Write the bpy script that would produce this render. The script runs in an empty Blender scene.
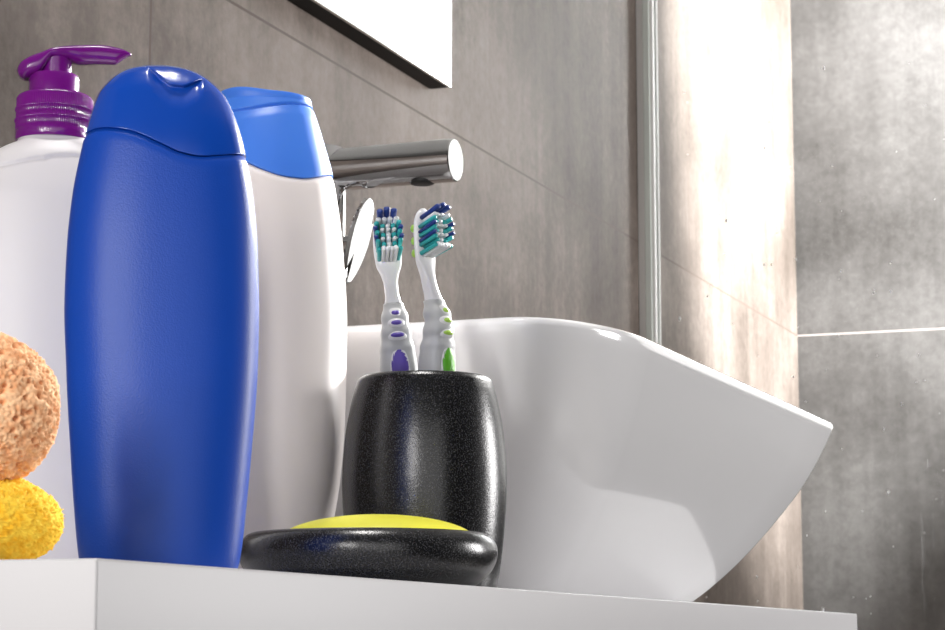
import bpy, bmesh, math, random
from mathutils import Vector, Matrix, noise
random.seed(7)
C = bpy.context.scene.collection
CT = 0.85            # counter top height
PI = math.pi

# ------------------------------------------------------------------ materials
def new_mat(name):
    m = bpy.data.materials.new(name); m.use_nodes = True
    nt = m.node_tree; b = nt.nodes['Principled BSDF']
    return m, nt, b

def N(nt, typ, **kw):
    n = nt.nodes.new(typ)
    for k, v in kw.items():
        if k.startswith('i_'):
            n.inputs[k[2:].replace('_', ' ')].default_value = v
        else:
            setattr(n, k, v)
    return n

def plain(name, col, rough=0.4, metal=0.0, spec=0.5, coat=0.0, sss=0.0, bump=None, trans=0.0, coatrough=0.03):
    m, nt, b = new_mat(name)
    b.inputs['Base Color'].default_value = (*col, 1)
    b.inputs['Roughness'].default_value = rough
    b.inputs['Metallic'].default_value = metal
    b.inputs['Specular IOR Level'].default_value = spec
    b.inputs['Coat Weight'].default_value = coat
    b.inputs['Coat Roughness'].default_value = coatrough
    b.inputs['Transmission Weight'].default_value = trans
    if sss:
        b.inputs['Subsurface Weight'].default_value = sss
        b.inputs['Subsurface Radius'].default_value = (0.004, 0.004, 0.005)
        b.inputs['Subsurface Scale'].default_value = 1.0
    if bump:
        sc, st = bump
        tc = N(nt, 'ShaderNodeTexCoord')
        nz = N(nt, 'ShaderNodeTexNoise', i_Scale=sc, i_Detail=3.0)
        bp = N(nt, 'ShaderNodeBump', i_Strength=st, i_Distance=0.0004)
        nt.links.new(tc.outputs['Object'], nz.inputs['Vector'])
        nt.links.new(nz.outputs['Fac'], bp.inputs['Height'])
        nt.links.new(bp.outputs['Normal'], b.inputs['Normal'])
    return m

def math_node(nt, op, a, b=None, c=None):
    n = N(nt, 'ShaderNodeMath', operation=op)
    for i, v in enumerate((a, b, c)):
        if v is None: continue
        if isinstance(v, (int, float)): n.inputs[i].default_value = v
        else: nt.links.new(v, n.inputs[i])
    return n.outputs[0]

def tile_material(name, axis, zj, rows, jointcol, tone, dark, light):
    """large concrete-look tiles: axis = object coordinate that runs along the wall"""
    m, nt, b = new_mat(name)
    L = nt.links
    tc = N(nt, 'ShaderNodeTexCoord')
    sep = N(nt, 'ShaderNodeSeparateXYZ'); L.new(tc.outputs['Object'], sep.inputs[0])
    u = sep.outputs[axis]; z = sep.outputs['Z']
    # clouds, streaks, grains
    n1 = N(nt, 'ShaderNodeTexNoise', i_Scale=3.2, i_Detail=8.0, i_Roughness=0.62); L.new(tc.outputs['Object'], n1.inputs['Vector'])
    mp = N(nt, 'ShaderNodeMapping'); mp.inputs['Scale'].default_value = (22, 22, 1.3); L.new(tc.outputs['Object'], mp.inputs['Vector'])
    n2 = N(nt, 'ShaderNodeTexNoise', i_Scale=1.0, i_Detail=5.0, i_Roughness=0.6); L.new(mp.outputs[0], n2.inputs['Vector'])
    n3 = N(nt, 'ShaderNodeTexNoise', i_Scale=85.0, i_Detail=4.0, i_Roughness=0.7); L.new(tc.outputs['Object'], n3.inputs['Vector'])
    s = math_node(nt, 'MULTIPLY', n1.outputs['Fac'], 0.90)
    s = math_node(nt, 'MULTIPLY_ADD', n2.outputs['Fac'], 0.30, s)
    s = math_node(nt, 'MULTIPLY_ADD', n3.outputs['Fac'], 0.30, s)
    cr = N(nt, 'ShaderNodeValToRGB'); L.new(s, cr.inputs['Fac'])
    e = cr.color_ramp.elements
    e[0].position = 0.5; e[0].color = (*dark, 1)
    e[1].position = 1.0; e[1].color = (*light, 1)
    mid = e.new(0.74); mid.color = (*tone, 1)
    # joints
    mask = None
    for zz in zj:
        d = math_node(nt, 'ABSOLUTE', math_node(nt, 'SUBTRACT', z, zz))
        k = math_node(nt, 'LESS_THAN', d, 0.0013)
        mask = k if mask is None else math_node(nt, 'MAXIMUM', mask, k)
    for (z0, z1, us) in rows:
        inrow = math_node(nt, 'MULTIPLY', math_node(nt, 'GREATER_THAN', z, z0), math_node(nt, 'LESS_THAN', z, z1))
        for uu in us:
            d = math_node(nt, 'ABSOLUTE', math_node(nt, 'SUBTRACT', u, uu))
            k = math_node(nt, 'MULTIPLY', math_node(nt, 'LESS_THAN', d, 0.0016), inrow)
            mask = math_node(nt, 'MAXIMUM', mask, k)
    mx = N(nt, 'ShaderNodeMix', data_type='RGBA'); L.new(mask, mx.inputs['Factor'])
    L.new(cr.outputs['Color'], mx.inputs['A']); mx.inputs['B'].default_value = (*jointcol, 1)
    L.new(mx.outputs['Result'], b.inputs['Base Color'])
    b.inputs['Roughness'].default_value = 0.5
    b.inputs['Specular IOR Level'].default_value = 0.13
    bp = N(nt, 'ShaderNodeBump', i_Strength=0.25, i_Distance=0.002)
    h = math_node(nt, 'MULTIPLY_ADD', mask, -0.6, s)
    L.new(h, bp.inputs['Height']); L.new(bp.outputs['Normal'], b.inputs['Normal'])
    return m

M = {}
M['tile_side'] = tile_material('tile_side', 'Y', (0.141, 0.741, 1.341, 1.941),
    [(0.741, 1.341, (0.23, 1.43, 2.63, 3.83)), (1.341, 1.941, (0.56, 2.96)), (1.941, 2.6, (0.23, 1.43, 2.63)), (0.141, 0.741, (0.56, 1.76, 2.96))],
    (0.12, 0.09, 0.075), (0.160, 0.130, 0.112), (0.060, 0.046, 0.037), (0.34, 0.285, 0.252))
M['tile_back'] = tile_material('tile_back', 'X', (0.141, 0.741, 1.341, 1.941),
    [(0.741, 1.341, (-0.05, 1.15)), (1.341, 1.941, (0.3, 1.5)), (1.941, 2.6, (-0.05, 1.15)), (0.141, 0.741, (0.3, 1.5))],
    (0.50, 0.44, 0.41), (0.112, 0.105, 0.101), (0.052, 0.048, 0.045), (0.20, 0.190, 0.184))
M['ceiling'] = plain('ceiling_paint', (0.45, 0.44, 0.43), 0.8)
M['floor'] = plain('floor_tile', (0.2, 0.185, 0.17), 0.4)
M['plaster'] = plain('plaster_dark', (0.08, 0.076, 0.073), 0.7)
M['counter'] = plain('white_lacquer', (0.53, 0.52, 0.53), 0.42, spec=0.3, bump=(900, 0.05))
M['ceramic'] = plain('white_ceramic', (0.90, 0.895, 0.905), 0.12, coat=0.6, coatrough=0.04)
M['chrome'] = plain('chrome', (0.86, 0.86, 0.87), 0.04, metal=1.0)
M['black'] = plain('black_rubber', (0.01, 0.01, 0.01), 0.5)
M['mirror'] = plain('mirror_silver', (0.93, 0.95, 0.94), 0.01, metal=1.0)
M['mirror_frame'] = plain('mirror_frame_black', (0.006, 0.006, 0.006), 0.5, spec=0.15)
M['alu'] = plain('satin_aluminium', (0.86, 0.85, 0.83), 0.4, metal=0.0)
M['seal'] = plain('clear_seal', (0.82, 0.88, 0.83), 0.2)
M['blue_body'] = plain('blue_satin_plastic', (0.003, 0.052, 0.37), 0.38, spec=0.32, bump=(1500, 0.22))
M['blue_cap'] = plain('blue_gloss_plastic', (0.004, 0.055, 0.38), 0.2, coat=0.3)
M['sky_cap'] = plain('bright_blue_plastic', (0.06, 0.22, 0.78), 0.36, sss=0.25)
M['white_body'] = plain('ivory_plastic', (0.80, 0.74, 0.71), 0.38, bump=(1500, 0.06))
M['pump_body'] = plain('white_plastic', (0.66, 0.64, 0.655), 0.40)
M['purple'] = plain('purple_plastic', (0.15, 0.005, 0.19), 0.22, sss=0.12, coat=0.3)
M['soap'] = plain('yellow_soap', (0.90, 0.86, 0.06), 0.42, sss=0.3)
M['brush_white'] = plain('toothbrush_white', (0.80, 0.80, 0.81), 0.25, sss=0.1)
M['brush_grey'] = plain('toothbrush_grey_rubber', (0.50, 0.51, 0.51), 0.4)
M['purple_rubber'] = plain('purple_rubber', (0.12, 0.075, 0.42), 0.45)
M['green_rubber'] = plain('green_rubber', (0.10, 0.42, 0.015), 0.45)
M['lime_rubber'] = plain('lime_rubber', (0.42, 0.68, 0.10), 0.45)
M['bristle_navy'] = plain('bristle_navy', (0.008, 0.035, 0.22), 0.45)
M['bristle_teal'] = plain('bristle_teal', (0.03, 0.42, 0.42), 0.45)
M['bristle_white'] = plain('bristle_white', (0.78, 0.80, 0.82), 0.45)
M['drop'] = plain('water_drop', (0.95, 0.95, 0.95), 0.1, sss=0.6)

def granite():
    m, nt, b = new_mat('black_granite'); L = nt.links
    tc = N(nt, 'ShaderNodeTexCoord')
    n1 = N(nt, 'ShaderNodeTexNoise', i_Scale=1500.0, i_Detail=2.0); L.new(tc.outputs['Object'], n1.inputs['Vector'])
    n2 = N(nt, 'ShaderNodeTexNoise', i_Scale=300.0, i_Detail=3.0); L.new(tc.outputs['Object'], n2.inputs['Vector'])
    cr = N(nt, 'ShaderNodeValToRGB'); L.new(n1.outputs['Fac'], cr.inputs['Fac'])
    cr.color_ramp.elements[0].position = 0.50; cr.color_ramp.elements[0].color = (0.006, 0.0065, 0.0075, 1)
    cr.color_ramp.elements[1].position = 0.80; cr.color_ramp.elements[1].color = (0.09, 0.09, 0.095, 1)
    L.new(cr.outputs['Color'], b.inputs['Base Color'])
    b.inputs['Roughness'].default_value = 0.26
    b.inputs['Specular IOR Level'].default_value = 0.55
    bp = N(nt, 'ShaderNodeBump', i_Strength=0.25, i_Distance=0.0003)
    L.new(math_node(nt, 'MULTIPLY_ADD', n1.outputs['Fac'], 0.7, n2.outputs['Fac']), bp.inputs['Height'])
    L.new(bp.outputs['Normal'], b.inputs['Normal'])
    return m
M['granite'] = granite()

def sponge_mat(name, lo, hi, scale):
    m, nt, b = new_mat(name); L = nt.links
    tc = N(nt, 'ShaderNodeTexCoord')
    n1 = N(nt, 'ShaderNodeTexNoise', i_Scale=scale, i_Detail=4.0); L.new(tc.outputs['Object'], n1.inputs['Vector'])
    cr = N(nt, 'ShaderNodeValToRGB'); L.new(n1.outputs['Fac'], cr.inputs['Fac'])
    cr.color_ramp.elements[0].position = 0.35; cr.color_ramp.elements[0].color = (*lo, 1)
    cr.color_ramp.elements[1].position = 0.65; cr.color_ramp.elements[1].color = (*hi, 1)
    L.new(cr.outputs['Color'], b.inputs['Base Color'])
    b.inputs['Roughness'].default_value = 0.9
    b.inputs['Specular IOR Level'].default_value = 0.15
    return m
M['sponge_brown'] = sponge_mat('sponge_tan', (0.72, 0.34, 0.16), (0.92, 0.58, 0.34), 260)
M['sponge_yellow'] = sponge_mat('sponge_yellow', (0.90, 0.48, 0.025), (0.96, 0.66, 0.07), 300)

def glass_mat():
    m, nt, b = new_mat('clear_glass'); L = nt.links
    nt.nodes.remove(b); out = [n for n in nt.nodes if n.type == 'OUTPUT_MATERIAL'][0]
    tr = N(nt, 'ShaderNodeBsdfTransparent'); tr.inputs['Color'].default_value = (0.965, 0.975, 0.97, 1)
    gl = N(nt, 'ShaderNodeBsdfGlossy'); gl.inputs['Roughness'].default_value = 0.02
    fr = N(nt, 'ShaderNodeFresnel', i_IOR=1.45)
    geo = N(nt, 'ShaderNodeNewGeometry')
    fac = math_node(nt, 'MULTIPLY', fr.outputs[0], math_node(nt, 'SUBTRACT', 1.0, geo.outputs['Backfacing']))
    mx = N(nt, 'ShaderNodeMixShader'); L.new(fac, mx.inputs[0]); L.new(tr.outputs[0], mx.inputs[1]); L.new(gl.outputs[0], mx.inputs[2])
    L.new(mx.outputs[0], out.inputs['Surface'])
    return m
M['glass'] = glass_mat()

def emit_mat(name, col, st):
    m, nt, b = new_mat(name)
    b.inputs['Base Color'].default_value = (0.8, 0.8, 0.8, 1)
    b.inputs['Emission Color'].default_value = (*col, 1)
    b.inputs['Emission Strength'].default_value = st
    return m
M['glow_panel'] = emit_mat('added_panel_glow', (1.0, 0.985, 0.97), 1.35)  # glow of the added panel that whitens mirror and spout end

# ------------------------------------------------------------------ helpers
def empty(name, label, cat, loc, rz=0, group=None):
    o = bpy.data.objects.new(name, None); C.objects.link(o)
    o.location = loc; o.rotation_euler = (0, 0, rz); o.empty_display_size = 0.02
    o['label'] = label; o['category'] = cat
    if group: o['group'] = group
    return o

def obj(name, bm, mat, parent=None, smooth=True, label=None, angle=None):
    bmesh.ops.recalc_face_normals(bm, faces=bm.faces)
    me = bpy.data.meshes.new(name); bm.to_mesh(me); bm.free()
    me.materials.append(mat)
    if smooth:
        for p in me.polygons: p.use_smooth = True
        if angle is not None: me.set_sharp_from_angle(angle=math.radians(angle))
    o = bpy.data.objects.new(name, me); C.objects.link(o)
    if parent: o.parent = parent
    if label: o['label'] = label
    return o

def struct(name, bm, mat, **kw):
    o = obj(name, bm, mat, **kw)
    if not o.parent: o['kind'] = 'structure'
    return o

def box(bm, x0, x1, y0, y1, z0, z1, bevel=0.0, seg=3):
    r = bmesh.ops.create_cube(bm, size=1.0)
    vs = r['verts']
    for v in vs:
        v.co = Vector(((x0 + x1) / 2 + v.co.x * (x1 - x0), (y0 + y1) / 2 + v.co.y * (y1 - y0), (z0 + z1) / 2 + v.co.z * (z1 - z0)))
    if bevel:
        es = list({e for v in vs for e in v.link_edges})
        bmesh.ops.bevel(bm, geom=es, offset=bevel, segments=seg, profile=0.5, affect='EDGES')
    return bm

def rings(bm, rs, cap0=True, cap1=True, close=True):
    """skin a list of rings (each a list of Vectors)"""
    vr = [[bm.verts.new(p) for p in r] for r in rs]
    n = len(vr[0])
    for a, b in zip(vr, vr[1:]):
        for i in range(n if close else n - 1):
            j = (i + 1) % n
            bm.faces.new((a[i], a[j], b[j], b[i]))
    def cap(r, rev):
        c = Vector((0, 0, 0))
        for v in r: c += v.co
        cv = bm.verts.new(c / n)
        for i in range(n):
            j = (i + 1) % n
            bm.faces.new((r[j], r[i], cv) if not rev else (r[i], r[j], cv))
    if cap0: cap(vr[0], False)
    if cap1: cap(vr[-1], True)
    return vr

def lathe(bm, prof, n=96, sx=1.0, sy=1.0, off=(0, 0)):
    rs = [[Vector((off[0] + r * sx * math.cos(2 * PI * i / n), off[1] + r * sy * math.sin(2 * PI * i / n), z)) for i in range(n)] for r, z in prof]
    rings(bm, rs)
    return bm

def interp(tab, x):
    """monotone smooth (cubic Hermite) table lookup"""
    if x <= tab[0][0]: return tab[0][1]
    if x >= tab[-1][0]: return tab[-1][1]
    for i in range(len(tab) - 1):
        x0, y0 = tab[i]; x1, y1 = tab[i + 1]
        if x0 <= x <= x1:
            h = x1 - x0; t = (x - x0) / h
            def sl(k):
                if k == 0: return (tab[1][1] - tab[0][1]) / (tab[1][0] - tab[0][0])
                if k == len(tab) - 1: return (tab[-1][1] - tab[-2][1]) / (tab[-1][0] - tab[-2][0])
                a = (tab[k][1] - tab[k - 1][1]) / (tab[k][0] - tab[k - 1][0]); b = (tab[k + 1][1] - tab[k][1]) / (tab[k + 1][0] - tab[k][0])
                return 0 if a * b <= 0 else 2 * a * b / (a + b)
            m0, m1 = sl(i), sl(i + 1)
            return (2*t**3 - 3*t**2 + 1) * y0 + (t**3 - 2*t**2 + t) * h * m0 + (-2*t**3 + 3*t**2) * y1 + (t**3 - t**2) * h * m1
    return tab[-1][1]

def sstep(a, b, x):
    t = max(0.0, min(1.0, (x - a) / (b - a))); return t * t * (3 - 2 * t)

def spow(v, p): return math.copysign(abs(v) ** p, v)

def tube(bm, pts, radii, n=20, cap=True, up=Vector((0, 0, 1))):
    """round or elliptical tube along pts; radii: r or (ra, rb)"""
    rs = []
    for i, p in enumerate(pts):
        a = pts[max(0, i - 1)]; b = pts[min(len(pts) - 1, i + 1)]
        t = (b - a).normalized()
        s = t.cross(up)
        if s.length < 1e-4: s = t.cross(Vector((0, 1, 0)))
        s.normalize(); w = s.cross(t).normalized()
        r = radii[i]; ra, rb = r if isinstance(r, tuple) else (r, r)
        rs.append([p + s * (ra * math.cos(2*PI*k/n)) + w * (rb * math.sin(2*PI*k/n)) for k in range(n)])
    rings(bm, rs, cap, cap)
    return bm

# ------------------------------------------------------------------ the room
XW, YB = -0.80, 3.64
XR, YF = 1.50, -1.40
H = 2.45
bm = box(bmesh.new(), XW - 0.1, XW, YF - 0.1, YB + 0.1, 0, H); struct('wall_left', bm, M['tile_side'], smooth=False)
# back wall of the shower, with an opening for an added glowing panel out of view
WX0, WX1, WZ0, WZ1 = -0.38, 0.95, 1.05, 2.2
bm = bmesh.new()
box(bm, XW, WX0, YB, YB + 0.1, 0, H); box(bm, WX1, XR, YB, YB + 0.1, 0, H)
box(bm, WX0, WX1, YB, YB + 0.1, 0, WZ0); box(bm, WX0, WX1, YB, YB + 0.1, WZ1, H)
struct('wall_back', bm, M['tile_back'], smooth=False)
bm = box(bmesh.new(), XR, XR + 0.1, YF - 0.1, YB + 0.1, 0, H); struct('wall_right', bm, M['plaster'], smooth=False)
bm = box(bmesh.new(), XW, XR, YF - 0.1, YF, 0, H); struct('wall_front', bm, M['plaster'], smooth=False)
bm = box(bmesh.new(), XW - 0.1, XR + 0.1, YF - 0.1, YB + 0.1, -0.1, 0); struct('floor', bm, M['floor'], smooth=False)
bm = box(bmesh.new(), XW - 0.1, XR + 0.1, YF - 0.1, YB + 0.1, H, H + 0.1); struct('ceiling', bm, M['ceiling'], smooth=False)
w = bpy.data.objects.new('added_glow_panel_1', None); C.objects.link(w); w.location = (0, 0, 0); w['kind'] = 'structure'  # made-up framed light panel, added for back light and bright reflections
bm = bmesh.new(); t = 0.035
box(bm, WX0, WX0 + t, YB + 0.01, YB + 0.06, WZ0, WZ1); box(bm, WX1 - t, WX1, YB + 0.01, YB + 0.06, WZ0, WZ1)
box(bm, WX0 + t, WX1 - t, YB + 0.01, YB + 0.06, WZ0, WZ0 + t); box(bm, WX0 + t, WX1 - t, YB + 0.01, YB + 0.06, WZ1 - t, WZ1)
struct('glow_panel_frame', bm, M['alu'], parent=w, smooth=False)
bm = box(bmesh.new(), WX0 + t, WX1 - t, YB + 0.03, YB + 0.04, WZ0 + t, WZ1 - t); struct('glow_panel_face', bm, M['glow_panel'], parent=w, smooth=False)

# shower screen: wall channel, clear pane
GY = 2.7225
scr = empty('shower_screen', 'clear frameless glass shower screen in a pale upright wall channel behind the sink', 'shower screen', (XW, GY, 0))
bm = bmesh.new()
box(bm, 0.0, 0.0225, -0.0125, -0.0045, 0.002, 2.1, 0.001); box(bm, 0.0, 0.0225, 0.0045, 0.0125, 0.002, 2.1, 0.001); box(bm, 0.0002, 0.006, -0.0046, 0.0046, 0.003, 2.099)
obj('wall_channel', bm, M['alu'], scr, smooth=False)
bm = box(bmesh.new(), 0.0095, 0.0180, -0.0150, -0.0126, 0.002, 2.1, 0.0008); obj('sealing_strip', bm, M['seal'], scr, smooth=False, label='pale green sealing strip')
bm = box(bmesh.new(), 0.0065, 0.92, -0.004, 0.004, 0.004, 2.1); obj('glass_pane', bm, M['glass'], scr, smooth=False)
# water drops clinging to the pane
bm = bmesh.new()
rd = random.Random(5)
for k in range(150):
    x = XW + 0.04 + rd.random() * 0.45; z = 0.70 + rd.random() ** 1.4 * 0.85; r = 0.0006 + 0.0013 * rd.random() ** 3
    q = bmesh.ops.create_icosphere(bm, subdivisions=1, radius=r)
    for v in q['verts']: v.co = Vector((x + v.co.x, GY - 0.0046 - r * 0.35 + v.co.y * 0.35, z + v.co.z * (1.2 + 0.5 * (r > 0.001))))
d = obj('water_drops', bm, M['drop']); d['kind'] = 'stuff'; d['label'] = 'dried water drops scattered on the clear shower glass'; d['category'] = 'water drops'

# ------------------------------------------------------------------ vanity counter
van = empty('bathroom_vanity', 'thick white bathroom counter carrying the sink and toiletries', 'counter', (XW, 1.093, 0))
bm = box(bmesh.new(), 0.004, 0.4799, -0.5444, 0.544, CT - 0.06, CT, 0.0009, 3); obj('countertop', bm, M['counter'], van, angle=50)
bm = box(bmesh.new(), 0.03, 0.45, -0.50, 0.50, 0.0, CT - 0.06, 0.001, 1); obj('cabinet', bm, M['counter'], van, angle=30)

# ------------------------------------------------------------------ mirror
mr = empty('wall_mirror', 'frameless wall mirror with black edge above the chrome tap', 'mirror', (XW, 1.40, CT + 0.521))
bm = box(bmesh.new(), 0.0, 0.0195, -0.6, 0.592, 0.0, 0.75, 0.0006, 1); obj('backing', bm, M['mirror_frame'], mr, smooth=False, label='black backing board')
bm = box(bmesh.new(), 0.0195, 0.0225, -0.6, 0.592, 0.0, 0.75); obj('mirror_glass', bm, M['mirror'], mr, smooth=False, label='silvered mirror glass')

# ------------------------------------------------------------------ sink
snk = empty('vessel_sink', 'white ceramic rectangular vessel sink with flared sides on the counter', 'sink', (-0.480, 1.355, CT))
def rrect(hx, hy, r, z, n=14):
    """rounded rectangle; r scales the four corner radii (the near front corner is the softest)"""
    pts = []
    k0 = r / 0.058
    cor = ((0.030 * k0, 0.026 * k0), (0.05 * k0, 0.05 * k0), (0.05 * k0, 0.05 * k0), (0.046 * k0, 0.105 * k0))
    for (sx, sy, a0), (rx, ry) in zip(((1, 1, 0), (-1, 1, PI/2), (-1, -1, PI), (1, -1, 1.5*PI)), cor):
        cx, cy = sx * (hx - rx), sy * (hy - ry)
        for k in range(n + 1):
            a = a0 + PI/2 * k / n
            pts.append(Vector((cx + rx * math.cos(a), cy + ry * math.sin(a), z)))
    out = []
    m = len(pts)
    for i in range(m):
        a, b = pts[i], pts[(i + 1) % m]
        out.append(a)
        if i % (n + 1) == n:
            for k in range(1, 6): out.append(a.lerp(b, k / 6))
    return out
HXr, HYr, ZR = 0.146, 0.304, 0.1415
rs = []
out_tab = [(0.0, 0.0), (0.10, 0.16), (0.25, 0.36), (0.45, 0.58), (0.7, 0.81), (0.9, 0.945), (1.0, 1.0)]
def so(t):
    f = interp(out_tab, t)
    return (0.060 + (HXr - 0.060) * f, 0.182 + (HYr - 0.182) * f, 0.040 + 0.018 * f)
base = so(0)
rs.append(rrect(base[0] - 0.006, base[1] - 0.006, base[2] - 0.006, 0.0))
for t in [i / 22 for i in range(0, 23)]:
    hx, hy, r = so(t); rs.append(rrect(hx, hy, r, 0.002 + (ZR - 0.0065) * t))
hx, hy, r = so(1)
for k in range(1, 9):        # rolled lip
    a = PI * k / 8; q = 0.0042 * (1 - math.cos(a))
    rs.append(rrect(hx - q, hy - q, r - q, ZR - 0.0045 + 0.0045 * math.sin(a)))
for t in [1 - i / 16 for i in range(1, 17)]:
    hx, hy, r = so(t); q = 0.0084
    rs.append(rrect(hx - q, hy - q, r - q, max(0.016, 0.002 + (ZR - 0.0065) * t)))
    if 0.002 + (ZR - 0.0065) * t < 0.02: break
hx, hy, r = so(0.1); rs.append(rrect(hx * 0.6, hy * 0.6, r * 0.6, 0.0135))
bm = bmesh.new(); rings(bm, rs)
obj('basin', bm, M['ceramic'], snk)
bm = bmesh.new(); lathe(bm, [(0.001, 0.0135), (0.022, 0.0135), (0.023, 0.015), (0.021, 0.0165), (0.012, 0.017), (0.001, 0.017)], 40)
obj('drain', bm, M['chrome'], snk, label='chrome drain cover')

# ------------------------------------------------------------------ tap
K = 1.112
tap = empty('basin_tap', 'tall chrome basin tap with a straight round spout over the sink', 'tap', (-0.664, 1.435, CT))
bm = bmesh.new()
R = 0.0215; ZS = 0.3155
lathe(bm, [(0.001, 0.0), (0.029, 0.0), (0.029, 0.005), (0.0275, 0.0065), (R, 0.0065), (R, ZS + 0.0145), (R - 0.0012, ZS + 0.016), (0.001, ZS + 0.016)], 64)
obj('body', bm, M['chrome'], tap, angle=40)
bm = bmesh.new()
XE = -0.5565 + 0.664; r = 0.0153
tube(bm, [Vector((x, 0, ZS)) for x in (0.0, XE - 0.0008)] + [Vector((XE, 0, ZS))], [r, r, r - 0.0008], 64)
obj('spout', bm, M['chrome'], tap, angle=40)
bm = bmesh.new()
lathe(bm, [(0.0015, -0.0004), (0.0080, -0.0004), (0.0090, 0.0005), (0.0090, 0.004), (0.0015, 0.004)], 40)
bmesh.ops.translate(bm, verts=bm.verts, vec=(XE - 0.0255, 0, ZS - r + 0.0002))
obj('aerator', bm, M['black'], tap, label='black round water outlet under the spout')
# flat lever blade on the side of the body that faces the basin, leaning back
bm = bmesh.new()
tube(bm, [Vector((0.018, 0.0, 0.258)), Vector((0.0312, 0.0, 0.258))], [0.0085, 0.0085], 40)
obj('lever_hub', bm, M['chrome'], tap, angle=40)
bm = bmesh.new(); rs = []
A = Vector((0.0, -0.022, 0.2290)); B = Vector((0.0, 0.0225, 0.2960))
ax = (B - A).normalized(); sd = Vector((0, ax.z, -ax.y)); Lb = (B - A).length
def blade(grow, x):
    out = []
    for k in range(72):
        a = 2 * PI * k / 72
        t = 0.5 + 0.5 * math.cos(a)
        wv = (0.0105 + 0.0050 * t) * math.sin(a)
        q = A + ax * (Lb * t) + sd * wv
        c = (A + B) / 2
        out.append(Vector((x, 0, 0)) + c + (q - c) * grow)
    return out
for grow, x in ((0.9, 0.0306), (0.97, 0.0309), (1.0, 0.0317), (1.0, 0.0333), (0.985, 0.0340), (0.95, 0.0343)): rs.append(blade(grow, x))
rings(bm, rs); obj('lever', bm, M['chrome'], tap, angle=25)

# ------------------------------------------------------------------ bottles
def section(hw, hd, n, p, z):
    return [(spow(math.cos(2*PI*k/n), 2/p) * hw, spow(math.sin(2*PI*k/n), 2/p) * hd, z) for k in range(n)]

def bottle_surface(bm, wtab, dtab, zlo, zhi, nz, n=200, p=2.3, ctab=None, deform=None, cap0=True, cap1=True, edge0=0.0, edge1=0.0, ease=False):
    """loft between the heights zlo(u) and zhi(u), u = lateral position; edge0/1 pinch the rim inward for a seam"""
    rs = []
    for j in range(nz + 1):
        s = j / nz
        if ease: s = math.sin(s * PI / 2)
        ring = []
        for k in range(n):
            ca, sa = spow(math.cos(2*PI*k/n), 2/p), spow(math.sin(2*PI*k/n), 2/p)
            z = zlo(ca) + (zhi(ca) - zlo(ca)) * s
            hw = interp(wtab, z); hd = interp(dtab, z); c = interp(ctab, z) if ctab else 0.0
            pin = 0.0
            if j == 0: pin = edge0
            if j == nz: pin = edge1
            v = Vector((c + ca * (hw - pin), sa * (hd - pin), z))
            if deform: v = deform(v)
            ring.append(v)
        rs.append(ring)
    rings(bm, rs, cap0, cap1)
    return bm

# blue bottle
bb = empty('shampoo_bottle', 'solid dark blue oval shampoo bottle standing in front, at the counter edge', 'bottle', (-0.4094, 0.7449, CT), math.radians(28.8), 'toiletry bottles on the counter')
W = [(0.0, 0.0268), (0.003, 0.0283), (0.006, 0.0296), (0.0268, 0.0321), (0.0496, 0.0340), (0.0764, 0.0359), (0.1035, 0.0368), (0.1269, 0.0362), (0.1465, 0.0345), (0.1629, 0.0316),
     (0.1701, 0.0300), (0.1857, 0.0246), (0.1915, 0.0198), (0.1949, 0.0152), (0.1970, 0.0095), (0.1980, 0.003), (0.1981, 0.0008)]
Ct = [(0.0, 0.0015), (0.0268, 0.0013), (0.0764, 0.0010), (0.1035, 0.0004), (0.17, -0.0003), (0.1857, -0.0012), (0.1981, -0.0024)]
D = [(0.0, 0.0165), (0.003, 0.0178), (0.006, 0.0186), (0.0268, 0.0198), (0.0764, 0.0208), (0.1269, 0.0205), (0.1629, 0.0188), (0.1857, 0.0150), (0.1915, 0.0122), (0.1949, 0.0095), (0.1970, 0.0060), (0.1980, 0.002), (0.1981, 0.0006)]
SP = [(-1.0, 0.1697), (-0.85, 0.1703), (-0.45, 0.1686), (-0.05, 0.1637), (0.20, 0.1603), (0.42, 0.1592), (0.68, 0.1604), (1.0, 0.1628)]
sp = lambda u: interp(SP, u)
bm = bmesh.new()
bottle_surface(bm, W, D, lambda u: 0.0, lambda u: sp(u) - 0.0002, 70, ctab=Ct, edge1=0.0006)
obj('body', bm, M['blue_body'], bb)
LID = [(-0.0105, 0.1965), (-0.0055, 0.1943), (-0.001, 0.1898), (0.003, 0.1875), (0.0065, 0.1874), (0.010, 0.1893), (0.0150, 0.1925)]
def lid_deform(v):
    if v.y < 0 and -0.012 < v.x < 0.0150:
        zl = interp(LID, v.x)
        side = sstep(-0.0075, -0.003, v.x) * (1 - sstep(0.0115, 0.0150, v.x))
        below = zl - v.z
        if below > 0:
            dep = 0.0019 * side * (1 - sstep(0.0, 0.0105, below)) * sstep(0.0, 0.0005, below)
            v.y += dep
        else:
            v.y -= 0.0004 * side * (1 - sstep(0.0, 0.006, -below))
    return v
bm = bmesh.new()
bottle_surface(bm, W, D, lambda u: sp(u) + 0.0002, lambda u: 0.19808, 220, n=360, ctab=Ct, edge0=0.0004, deform=lid_deform, ease=True)
obj('flip_cap', bm, M['blue_cap'], bb, label='glossy blue flip cap with a thumb notch')

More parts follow.
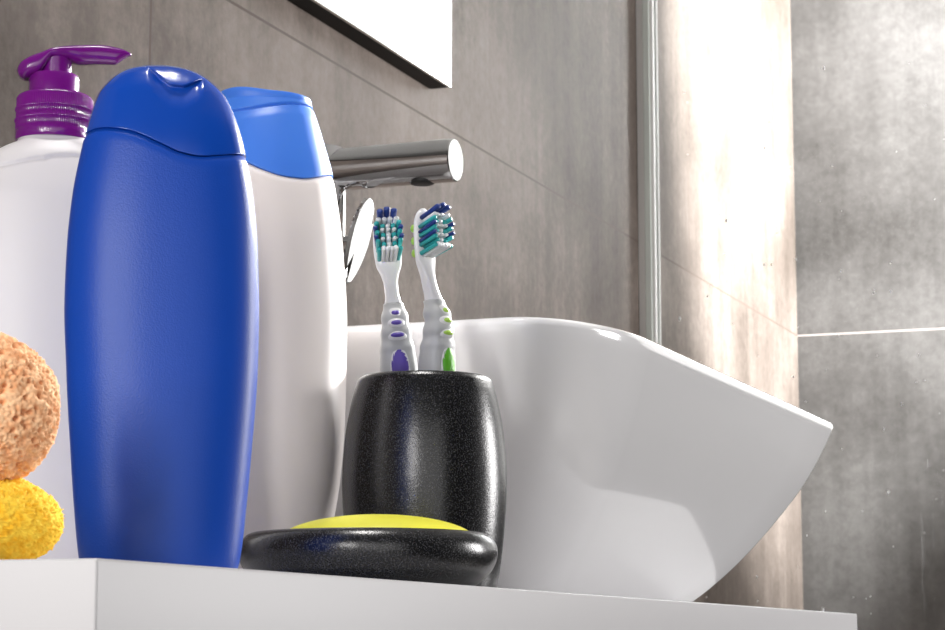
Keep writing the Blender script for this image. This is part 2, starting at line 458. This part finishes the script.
# white bottle with bright blue cap
wb = empty('shampoo_bottle', 'tall off-white bottle with bright blue cap behind the all-blue bottle', 'bottle', (-0.4814, 0.9779, CT), math.radians(26.2), 'toiletry bottles on the counter')
wb.scale = (1.049, 1.049, 1.052)
W2 = [(0.0, 0.0275), (0.004, 0.0290), (0.0293, 0.0335), (0.0526, 0.0372), (0.0806, 0.0393), (0.1232, 0.0399), (0.1613, 0.0377), (0.1965, 0.0327), (0.2095, 0.0292), (0.2310, 0.0222), (0.2328, 0.0213), (0.2345, 0.0190)]
D2 = [(0.0, 0.0240), (0.004, 0.0265), (0.0806, 0.0350), (0.1613, 0.0335), (0.1965, 0.0285), (0.2310, 0.0175), (0.2328, 0.0165), (0.2345, 0.0145)]
SP2 = [(-1.0, 0.2015), (-0.6, 0.2008), (-0.38, 0.1988), (0.0, 0.1935), (0.28, 0.1908), (0.50, 0.1903), (0.75, 0.1922), (1.0, 0.1962)]
sp2 = lambda u: interp(SP2, u)
bm = bmesh.new(); bottle_surface(bm, W2, D2, lambda u: 0.0, lambda u: sp2(u) - 0.0002, 60, edge1=0.0006, p=2.15)
obj('body', bm, M['white_body'], wb)
def top2(u): return 0.2312 + 0.0022 * (1 - sstep(-0.75, 0.25, u)) + 0.0008 * (1 - u * u)
def groove2(v):
    zl = 0.2288 - 0.0050 * (1 - sstep(-0.018, 0.02, v.x))
    if v.y < 0.004:
        dd = abs(v.z - zl)
        g = 0.0007 * (1 - sstep(0.0, 0.0009, dd))
        v.x *= 1 - g / 0.022; v.y *= 1 - g / 0.014
        if v.z < zl: v.y += 0.0009 * (1 - sstep(0, 0.006, zl - v.z))
    return v
rs = []; n = 240; p = 2.15
def cap_pt(k, s, shrink=0.0, lift=0.0):
    ca, sa = spow(math.cos(2*PI*k/n), 2/p), spow(math.sin(2*PI*k/n), 2/p)
    z0 = sp2(ca) + 0.0002; z1 = top2(ca)
    z = z0 + (z1 - z0) * s
    hw = interp(W2, min(z, 0.2310)); hd = interp(D2, min(z, 0.2310))
    return Vector((ca * hw * (1 - shrink), sa * hd * (1 - shrink), z + lift)), ca
for j in range(111):
    ring = []
    for k in range(n):
        v, ca = cap_pt(k, j / 110)
        if j == 0: v.x *= 0.988; v.y *= 0.98
        ring.append(groove2(v))
    rs.append(ring)
for i in range(1, 17):        # rounded shoulder then a gently humped lid
    a = PI / 2 * i / 16
    ring = []
    for k in range(n):
        sh = 0.075 * (1 - math.cos(a)) if i <= 8 else 0.075 * (1 - math.cos(PI / 2 * 8 / 16)) + (i - 8) / 8 * 0.9
        v, ca = cap_pt(k, 1.0, min(sh, 0.985), 0.0)
        lf = 0.0022 * math.sin(min(a * 1.6, PI / 2))
        u = v.x / 0.0222
        v.z = v.z + lf + (0.0012 * math.exp(-((u + 0.75) / 0.55) ** 2) + 0.0004 * max(0, u)) * min(1.0, sh / 0.3)
        ring.append(v)
    rs.append(ring)
bm = bmesh.new(); rings(bm, rs)
obj('flip_cap', bm, M['sky_cap'], wb, label='bright blue flip cap with a humped lid')

# pump bottle
pb = empty('pump_bottle', 'large white bottle with purple pump dispenser at the left rear', 'bottle', (-0.512, 0.8356, CT), math.radians(31.5), 'toiletry bottles on the counter')
W3 = [(0.0, 0.039), (0.004, 0.0415), (0.05, 0.0435), (0.14, 0.0435), (0.164, 0.0415), (0.177, 0.0380), (0.1865, 0.0310), (0.1918, 0.0225), (0.1950, 0.0162), (0.1990, 0.0150)]
D3 = [(0.0, 0.024), (0.004, 0.026), (0.05, 0.028), (0.14, 0.028), (0.168, 0.0265), (0.178, 0.0240), (0.187, 0.0205), (0.1925, 0.0170), (0.1950, 0.0152), (0.1990, 0.0145)]
def panel3(v):
    if v.y < 0 and v.z < 0.1925:                       # raised shoulder lines, as moulded in the plastic
        x = v.x + 0.002
        za = 0.1870 - 0.10 * (x + 0.028); zb = 0.1800 + 0.22 * (x + 0.028)
        z = min(za, zb) if x < -0.003 else zb - 0.9 * (max(0, x + 0.003)) ** 2 * 10
        d = z - v.z
        v.y += 0.0012 * sstep(0, 0.0008, d) * (1 - sstep(0.02, 0.10, d))
    return v
bm = bmesh.new(); bottle_surface(bm, W3, D3, lambda u: 0.0, lambda u: 0.199, 240, p=2.5, ctab=[(0.0, 0.0), (0.15, 0.0), (0.19, -0.0016), (0.20, -0.0022)], deform=panel3, n=240)
obj('body', bm, M['pump_body'], pb)
bm = bmesh.new(); NC = 480; cx = -0.0022
rs = []
for (r, z, rib) in [(0.0150, 0.1958, 0), (0.0166, 0.1958, 0), (0.0170, 0.1966, 0), (0.0170, 0.2002, 0), (0.0168, 0.2006, 1), (0.0168, 0.2040, 1), (0.0172, 0.2044, 1), (0.0172, 0.2052, 1), (0.0167, 0.2056, 1),
                    (0.0167, 0.2090, 1), (0.0171, 0.2094, 1), (0.0171, 0.2102, 1), (0.0166, 0.2106, 1), (0.0166, 0.2148, 1), (0.0160, 0.2160, 0), (0.0150, 0.2166, 0), (0.0100, 0.2166, 0)]:
    rs.append([Vector((cx + (r + rib * 0.00013 * (1 if (k // 2) % 2 else -1)) * math.cos(2*PI*k/NC), (r + rib * 0.00013 * (1 if (k // 2) % 2 else -1)) * math.sin(2*PI*k/NC), z)) for k in range(NC)])
rings(bm, rs); obj('collar', bm, M['purple'], pb, angle=60, label='ribbed purple screw collar')
bm = bmesh.new(); lathe(bm, [(0.006, 0.216), (0.0111, 0.216), (0.0111, 0.2245), (0.0105, 0.2258), (0.0075, 0.2262), (0.006, 0.2262)], 64, off=(cx - 0.0006, 0)); obj('neck_ring', bm, M['purple'], pb, angle=40)
bm = bmesh.new(); lathe(bm, [(0.004, 0.2255), (0.0070, 0.2255), (0.0070, 0.2345), (0.004, 0.2345)], 48, off=(cx, 0)); obj('stem', bm, M['purple'], pb, angle=40)
# nozzle head: spoon-shaped thumb pad on the left, drooping spout to the right
bm = bmesh.new(); rs = []
TOP = [(-0.0192, 0.2284), (-0.0175, 0.2312), (-0.0086, 0.2360), (0.0035, 0.2395), (0.0170, 0.2408), (0.0255, 0.2398), (0.0308, 0.2376)]
BOT = [(-0.0192, 0.2272), (-0.0178, 0.2245), (-0.0150, 0.2234), (-0.0095, 0.2246), (-0.0065, 0.2290), (-0.004, 0.2325), (0.0035, 0.2325), (0.0085, 0.2318), (0.0170, 0.2324), (0.0240, 0.2325), (0.0258, 0.2338), (0.0285, 0.2358), (0.0308, 0.2370)]
HWY = [(-0.0192, 0.0008), (-0.0180, 0.0050), (-0.014, 0.0085), (-0.006, 0.0092), (0.004, 0.0072), (0.014, 0.0052), (0.025, 0.0040), (0.0300, 0.0022), (0.0308, 0.0006)]
for i in range(81):
    x = -0.0192 + 0.05 * i / 80
    zt = interp(TOP, x); zb = interp(BOT, x); hw = interp(HWY, x); zc = (zt + zb) / 2; hz = max((zt - zb) / 2, 0.0003)
    ring = []
    for k in range(40):
        a = 2*PI*k/40
        yy = spow(math.cos(a), 0.8) * hw; zz = spow(math.sin(a), 0.8) * hz
        if math.sin(a) < 0 and x < -0.006:      # hollow underside of the thumb pad
            zz += 0.12 * hz * (1 - abs(yy) / max(hw, 1e-5)) * sstep(-0.0185, -0.014, x)
        ring.append(Vector((x, yy, zc + zz)))
    rs.append(ring)
rings(bm, rs); obj('nozzle', bm, M['purple'], pb, angle=60, label='purple pump head with drooping spout')

# ------------------------------------------------------------------ sponges
def sponge(name, label, pos, dims, mat, kind, seed, parent=None):
    bm = bmesh.new(); bmesh.ops.create_icosphere(bm, subdivisions=7, radius=1.0)
    a, b, c = dims; off = Vector((seed * 3.1, seed * 1.7, seed))
    for v in bm.verts:
        d = v.co.normalized()
        q = Vector((spow(d.x, 0.9) * a, spow(d.y, 0.9) * b, spow(d.z, 0.9) * c))
        nrm = Vector((d.x / a, d.y / b, d.z / c)).normalized()
        big = noise.noise(q * 45 + off) * 0.0022
        if kind == 'pore':
            dist, _ = noise.voronoi(q * 330 + off)
            dist2, _ = noise.voronoi(q * 900 + off * 2)
            h = -0.0026 * (1 - sstep(0.12, 0.42, dist[0])) - 0.0010 * sstep(0.15, 0.6, noise.noise(q * 220 - off)) + 0.0011 * dist2[0] + 0.0007 * noise.noise(q * 900) + 0.0004 * noise.noise(q * 2100)
        else:
            h = 0.0006 * noise.noise(q * 900 + off) + 0.0012 * abs(noise.noise(q * 1900 + off)) + 0.0009 * noise.noise(Vector((q.x, q.y, q.z * 0.5)) * 2600 - off) + 0.0004 * noise.noise(q * 260 + off)
        v.co = q + nrm * (big + h)
        v.co.z = max(v.co.z, -c)
    bmesh.ops.translate(bm, verts=bm.verts, vec=(0, 0, c))
    o = obj(name, bm, mat); o.location = pos
    o['label'] = label; o['category'] = 'sponge'; o['group'] = 'bath sponges at the counter corner'
    return o
s1 = sponge('bath_sponge', 'fluffy yellow sponge lying on the counter under the tan sponge', (-0.4265, 0.6185, CT), (0.046, 0.036, 0.0162), M['sponge_yellow'], 'fuzz', 2)
s1.rotation_euler = (0, 0, math.radians(33.8))
s2 = sponge('bath_sponge', 'porous tan brown sponge resting on top of the yellow sponge', (-0.4060, 0.6195, CT + 0.0285), (0.0245, 0.024, 0.0238), M['sponge_brown'], 'pore', 5)
s2.rotation_euler = (0, 0, math.radians(33))

# ------------------------------------------------------------------ soap dish, soap, tumbler
bm = bmesh.new()
prof = [(0.001, 0.0), (0.040, 0.0), (0.0445, 0.0012), (0.0495, 0.0050), (0.0530, 0.0100), (0.0544, 0.0150), (0.0538, 0.0195), (0.0515, 0.0230), (0.0485, 0.0245), (0.0462, 0.0236), (0.0448, 0.0210), (0.0435, 0.0160), (0.0400, 0.0110), (0.0300, 0.0085), (0.001, 0.0080)]
fine = []
for i in range(len(prof) - 1):
    fine.append(prof[i])
ss = []
def catmull(P, t):
    i = min(int(t), len(P) - 2); f = t - i
    p0, p1, p2, p3 = P[max(i - 1, 0)], P[i], P[i + 1], P[min(i + 2, len(P) - 1)]
    return tuple(0.5 * (2*b + (c - a) * f + (2*a - 5*b + 4*c - d) * f*f + (3*b - a - 3*c + d) * f**3) for a, b, c, d in zip(p0, p1, p2, p3))
def smoothprof(P, m=5): return [catmull(P, k / m) for k in range((len(P) - 1) * m + 1)]
lathe(bm, [(max(r * 1.015, 0.0005), max(z * 0.96, 0.0)) for r, z in smoothprof(prof)], 128)
o = obj('soap_dish', bm, M['granite']); o.location = (-0.3804, 0.8782, CT); o['label'] = 'round black stone soap dish holding yellow soap at the counter edge'; o['category'] = 'soap dish'
bm = bmesh.new(); bmesh.ops.create_uvsphere(bm, u_segments=96, v_segments=48, radius=1.0)
for v in bm.verts:
    rr_ = math.hypot(v.co.x, v.co.y)
    v.co = Vector((v.co.x * 0.0415, v.co.y * 0.030, spow(v.co.z, 1.05) * 0.0106))
bmesh.ops.translate(bm, verts=bm.verts, vec=(0, 0, 0.0106))
o = obj('soap_bar', bm, M['soap']); o.location = (-0.3768, 0.8800, CT + 0.0105); o.rotation_euler = (0, 0, math.radians(23)); o['label'] = 'oval yellow soap bar lying in the black soap dish'; o['category'] = 'soap'

bm = bmesh.new()
prof = [(0.001, 0.0), (0.0300, 0.0), (0.0335, 0.0020), (0.0360, 0.0150), (0.0377, 0.0323), (0.0387, 0.0500), (0.0384, 0.0640), (0.0370, 0.0790), (0.0345, 0.0930), (0.0325, 0.1005), (0.0315, 0.1026), (0.0300, 0.1040), (0.0285, 0.1036), (0.0278, 0.1015),
        (0.0300, 0.0900), (0.0325, 0.0700), (0.0330, 0.0500), (0.0320, 0.0300), (0.0290, 0.0130), (0.0250, 0.0100), (0.001, 0.0095)]
lathe(bm, [(max(r, 0.0005), max(z * 0.978, 0.0)) for r, z in smoothprof(prof)], 128)
o = obj('toothbrush_tumbler', bm, M['granite']); CUP = Vector((-0.3932, 0.9736, CT)); o.location = CUP; o['label'] = 'black stone tumbler holding two toothbrushes beside the sink'; o['category'] = 'tumbler'

# ------------------------------------------------------------------ toothbrushes
# local frame: Z up the brush, -Y = the way the bristles point, X = width
def toothbrush(label, accent, light_accent, loc, rot, tufts_seed):
    t = empty('toothbrush', label, 'toothbrush', loc, 0, 'toothbrushes in the black tumbler')
    t.rotation_euler = rot
    # centre line offset in y (S-curve), half width, half depth  by z
    CY = [(0.0, 0.0), (0.05, 0.0015), (0.085, 0.0015), (0.105, 0.0), (0.118, -0.0015), (0.128, 0.0005), (0.139, 0.0035), (0.150, 0.0050), (0.174, 0.0050)]
    HWX = [(0.0, 0.0045), (0.004, 0.0062), (0.05, 0.0072), (0.085, 0.0080), (0.098, 0.0078), (0.110, 0.0066), (0.120, 0.0054), (0.128, 0.0044), (0.134, 0.0034), (0.139, 0.0034), (0.144, 0.0044), (0.149, 0.0062), (0.158, 0.0068), (0.167, 0.0062), (0.172, 0.0040), (0.1742, 0.0012)]
    HDY = [(0.0, 0.0035), (0.004, 0.0052), (0.05, 0.0062), (0.090, 0.0070), (0.104, 0.0064), (0.115, 0.0052), (0.126, 0.0044), (0.134, 0.0036), (0.145, 0.0030), (0.150, 0.0023), (0.167, 0.0022), (0.172, 0.0018), (0.1742, 0.0008)]
    def sec(z, grow=0.0, n=36):
        cy = interp(CY, z); hw = interp(HWX, z); hd = interp(HDY, z)
        return [Vector(((hw + grow) * spow(math.cos(2*PI*k/n), 0.85), cy + (hd + grow) * spow(math.sin(2*PI*k/n), 0.85), z)) for k in range(n)]
    zs = [0.1742 * i / 150 for i in range(151)]
    bm = bmesh.new(); rings(bm, [sec(z) for z in zs])
    obj('handle', bm, M['brush_white'], t)
    # grey rubber side grip that wraps the back of the handle
    bm = bmesh.new(); rs = []
    for i in range(80):
        z = 0.055 + 0.074 * i / 79
        e = min(1.0, i / 6, (79 - i) / 6) ; g = -0.0003 + 0.0007 * e
        wave = 0.0004 * math.sin((z - 0.105) / 0.0078 * 2 * PI) if z > 0.105 else 0
        cy = interp(CY, z); hw = interp(HWX, z) + g + wave * 0.6; hd = interp(HDY, z) + g + wave
        ring = [Vector((hw * spow(math.cos(a), 0.85), cy + hd * spow(math.sin(a), 0.85), z)) for a in [2 * PI * k / 40 for k in range(40)]]
        rs.append(ring)
    rings(bm, rs, False, False)
    o = obj('grip', bm, M['brush_grey'], t, label='grey rubber grip')
    sol = o.modifiers.new('thick', 'SOLIDIFY'); sol.thickness = 0.0008; sol.offset = -1
    # oval pads and rings, white surrounds
    def pad(name, zc, hw, hz, mat, lift, lab=None, ribs=False):
        bm = bmesh.new(); m = 14; n = 40; rs = []
        for j in range(m):
            f = math.cos(PI / 2 * j / (m - 1)); hgt = math.sin(PI / 2 * j / (m - 1))
            f = max(f, 0.02)
            ring = []
            for k in range(n):
                x = hw * f * spow(math.cos(2*PI*k/n), 0.92); z = zc + hz * f * spow(math.sin(2*PI*k/n), 0.92)
                fx = interp(HWX, z); fd = interp(HDY, z)
                yy = interp(CY, z) - fd * (max(0.0, 1 - (abs(x) / fx) ** 2.35)) ** (1 / 2.35)
                rb = 0.00022 * math.sin(z / 0.0021 * 2 * PI) * hgt if ribs else 0
                ring.append(Vector((x, yy - lift * hgt + 0.0003 * (1 - hgt) - rb, z)))
            rs.append(ring)
        rings(bm, rs)
        obj(name, bm, mat, t, label=lab)
    pad('pad_surround', 0.0945, 0.0066, 0.0155, M['brush_white'], 0.0021)
    pad('thumb_pad', 0.0940, 0.0054, 0.0138, accent, 0.0027, 'coloured ribbed thumb pad', True)
    for zc, hw in ((0.1126, 0.0054), (0.1186, 0.0046), (0.1236, 0.0038)):
        pad('grip_surround', zc, hw + 0.0006, 0.0029, M['brush_white'], 0.0021)
        pad('grip_dot', zc, hw - 0.0010, 0.0017, light_accent, 0.0027, 'coloured oval grip dot')
    # ribs of the tongue cleaner on the back of the head
    for zc in (0.1525, 0.1585, 0.1645):
        bm = bmesh.new()
        tube(bm, [Vector((x, 0.0071 + 0.0006, zc)) for x in (-0.0052, -0.0046, 0.0, 0.0046, 0.0052)], [0.0006, 0.0019, 0.0021, 0.0019, 0.0006], 16)
        obj('tongue_cleaner_rib', bm, light_accent, t, label='coloured rib on the back of the head')
    # tufts
    rd = random.Random(tufts_seed)
    def tuft(x, z, dx, dz, L, rx, rz, mat):
        bm = bmesh.new()
        a = Vector((x, 0.0032, z)); d = Vector((dx, -1, dz)).normalized()
        b = a + d * L
        tube(bm, [a, a.lerp(b, 0.5), a.lerp(b, 0.96), b], [(rx, rz), (rx * 1.02, rz * 1.02), (rx * 1.05, rz * 1.05), (rx * 0.85, rz * 0.85)], 12)
        for v in bm.verts: v.co += Vector((rd.uniform(-1, 1), rd.uniform(-1, 1), rd.uniform(-1, 1))) * 0.00012
        obj('bristle_tuft', bm, mat, t)
    nv, te, wh = M['bristle_navy'], M['bristle_teal'], M['bristle_white']
    for x in (-0.0030, 0.0, 0.0030):                                    # tall tip row
        tuft(x, 0.1700 - abs(x) * 0.3, x * 12, 0.34, 0.0128, 0.0015, 0.0012, nv)
    for x in (-0.0040, -0.0013, 0.0013, 0.0040):
        tuft(x, 0.1672 - abs(x) * 0.2, x * 8, 0.30, 0.0112 if abs(x) > 0.002 else 0.0100, 0.0012, 0.0009, wh)
    for i, z in enumerate((0.1638, 0.1594, 0.1550)):
        for x in (-0.0046, -0.0022, 0.0, 0.0022, 0.0046):
            e = abs(x) > 0.004
            tuft(x, z + (0.0008 if e else 0), x * 18, 0.26, 0.0118 if e else 0.0102, 0.0011, 0.0010, te if (e or x) else wh)
        for x in (-0.0048, 0.0048):
            if i: tuft(x, z + 0.0026, x * 26, 0.28, 0.0124, 0.0011, 0.0009, nv)
        for x in (-0.0026, 0.0, 0.0026):
            tuft(x, z - 0.0021, x * 12, 0.26, 0.0108, 0.0011, 0.0008, wh)
    for x in (-0.0028, -0.0010, 0.0010, 0.0028):
        tuft(x, 0.1512, x * 10, 0.30, 0.0122, 0.0010, 0.0012, wh)
    for x in (-0.0046, 0.0046):
        tuft(x, 0.1518, x * 14, 0.27, 0.0114, 0.0010, 0.0011, te)
    return t

def cam_lat(a_deg): a = math.radians(a_deg); return Vector((math.cos(a), math.sin(a), 0)), Vector((-math.sin(a), math.cos(a), 0))
lat, dep = cam_lat(22)
tb1 = toothbrush('white toothbrush with purple thumb pad, left of the pair, bristles facing forward', M['purple_rubber'], M['purple_rubber'], CUP + lat * -0.0036 + dep * 0.004 + Vector((0, 0, 0.0098)),
                 (math.radians(-2.0), math.radians(-5.0), math.radians(22 + 6)), 3)
tb2 = toothbrush('white toothbrush with green thumb pad, right of the pair, bristles turned sideways', M['green_rubber'], M['lime_rubber'], CUP + lat * 0.0110 + dep * -0.001 + Vector((0, 0, 0.0096)),
                 (math.radians(-1.5), math.radians(-2.5), math.radians(22 + 46)), 4)

# ------------------------------------------------------------------ lights
def area(name, loc, target, size, size_y, energy, col=(1, 1, 1), spread=180):
    l = bpy.data.lights.new(name, 'AREA'); l.shape = 'RECTANGLE'; l.size = size; l.size_y = size_y; l.energy = energy; l.color = col; l.spread = math.radians(spread)
    o = bpy.data.objects.new(name, l); C.objects.link(o); o.location = loc
    o.rotation_euler = (Vector(target) - Vector(loc)).to_track_quat('-Z', 'Y').to_euler()
    return o
def spot(name, loc, target, energy, angle, blend=0.3, radius=0.03, col=(1, 1, 1)):
    l = bpy.data.lights.new(name, 'SPOT'); l.energy = energy; l.spot_size = math.radians(angle); l.spot_blend = blend; l.shadow_soft_size = radius; l.color = col
    o = bpy.data.objects.new(name, l); C.objects.link(o); o.location = loc
    o.rotation_euler = (Vector(target) - Vector(loc)).to_track_quat('-Z', 'Y').to_euler()
    return o
area('strip_light_front', (-0.27, -0.20, CT + 0.26), (-0.39, 0.95, CT + 0.09), 0.045, 0.34, 3.2, (1, 0.98, 0.96))
area('soft_light_front', (-0.56, -0.15, CT + 0.24), (-0.42, 0.80, CT + 0.09), 0.06, 0.40, 3.9, (1, 0.98, 0.96))
spot('lamp_right', (-0.05, 2.08, CT + 0.69), (-0.42, 0.90, CT + 0.20), 200, 13.5, 0.35, 0.007, (1, 0.98, 0.95))
spot('lamp_shower', (0.35, 3.15, CT + 1.15), (-0.8, 3.56, CT + 0.91), 640, 72, 0.42, 0.03, (0.98, 0.99, 1.0))
area('soft_light_right', (1.35, 2.50, CT + 0.35), (-0.33, 1.20, CT + 0.03), 0.6, 0.8, 42, (1, 0.985, 0.98))
area('fill_light', (0.35, -0.25, CT + 0.15), (-0.42, 1.0, CT + 0.06), 0.9, 0.9, 3.9, (1, 0.985, 0.98))
area('top_fill', (-0.36, 0.72, H - 0.02), (-0.36, 0.85, CT), 0.3, 0.3, 0.75, (1, 0.97, 0.94), 42)  # added overhead fill, narrowed to brighten counter top and soap

wd = bpy.data.worlds.new('World'); bpy.context.scene.world = wd; wd.use_nodes = True
wd.node_tree.nodes['Background'].inputs['Color'].default_value = (0.6, 0.62, 0.65, 1)
wd.node_tree.nodes['Background'].inputs['Strength'].default_value = 0.3

# ------------------------------------------------------------------ camera
cam = bpy.data.cameras.new('camera'); co = bpy.data.objects.new('camera', cam); C.objects.link(co)
cam.sensor_width = 36; cam.lens = 85; cam.clip_start = 0.01
cam.dof.use_dof = True; cam.dof.focus_distance = 0.98; cam.dof.aperture_fstop = 64
co.location = (0, 0, CT - 0.025)
co.rotation_euler = (math.radians(90 + 8.5), 0, math.radians(20.76))
sc = bpy.context.scene; sc.camera = co
sc.view_settings.view_transform = 'Standard'; sc.view_settings.look = 'None'; sc.view_settings.gamma = 1; sc.view_settings.exposure = 0.0
sc.view_settings.use_curve_mapping = False
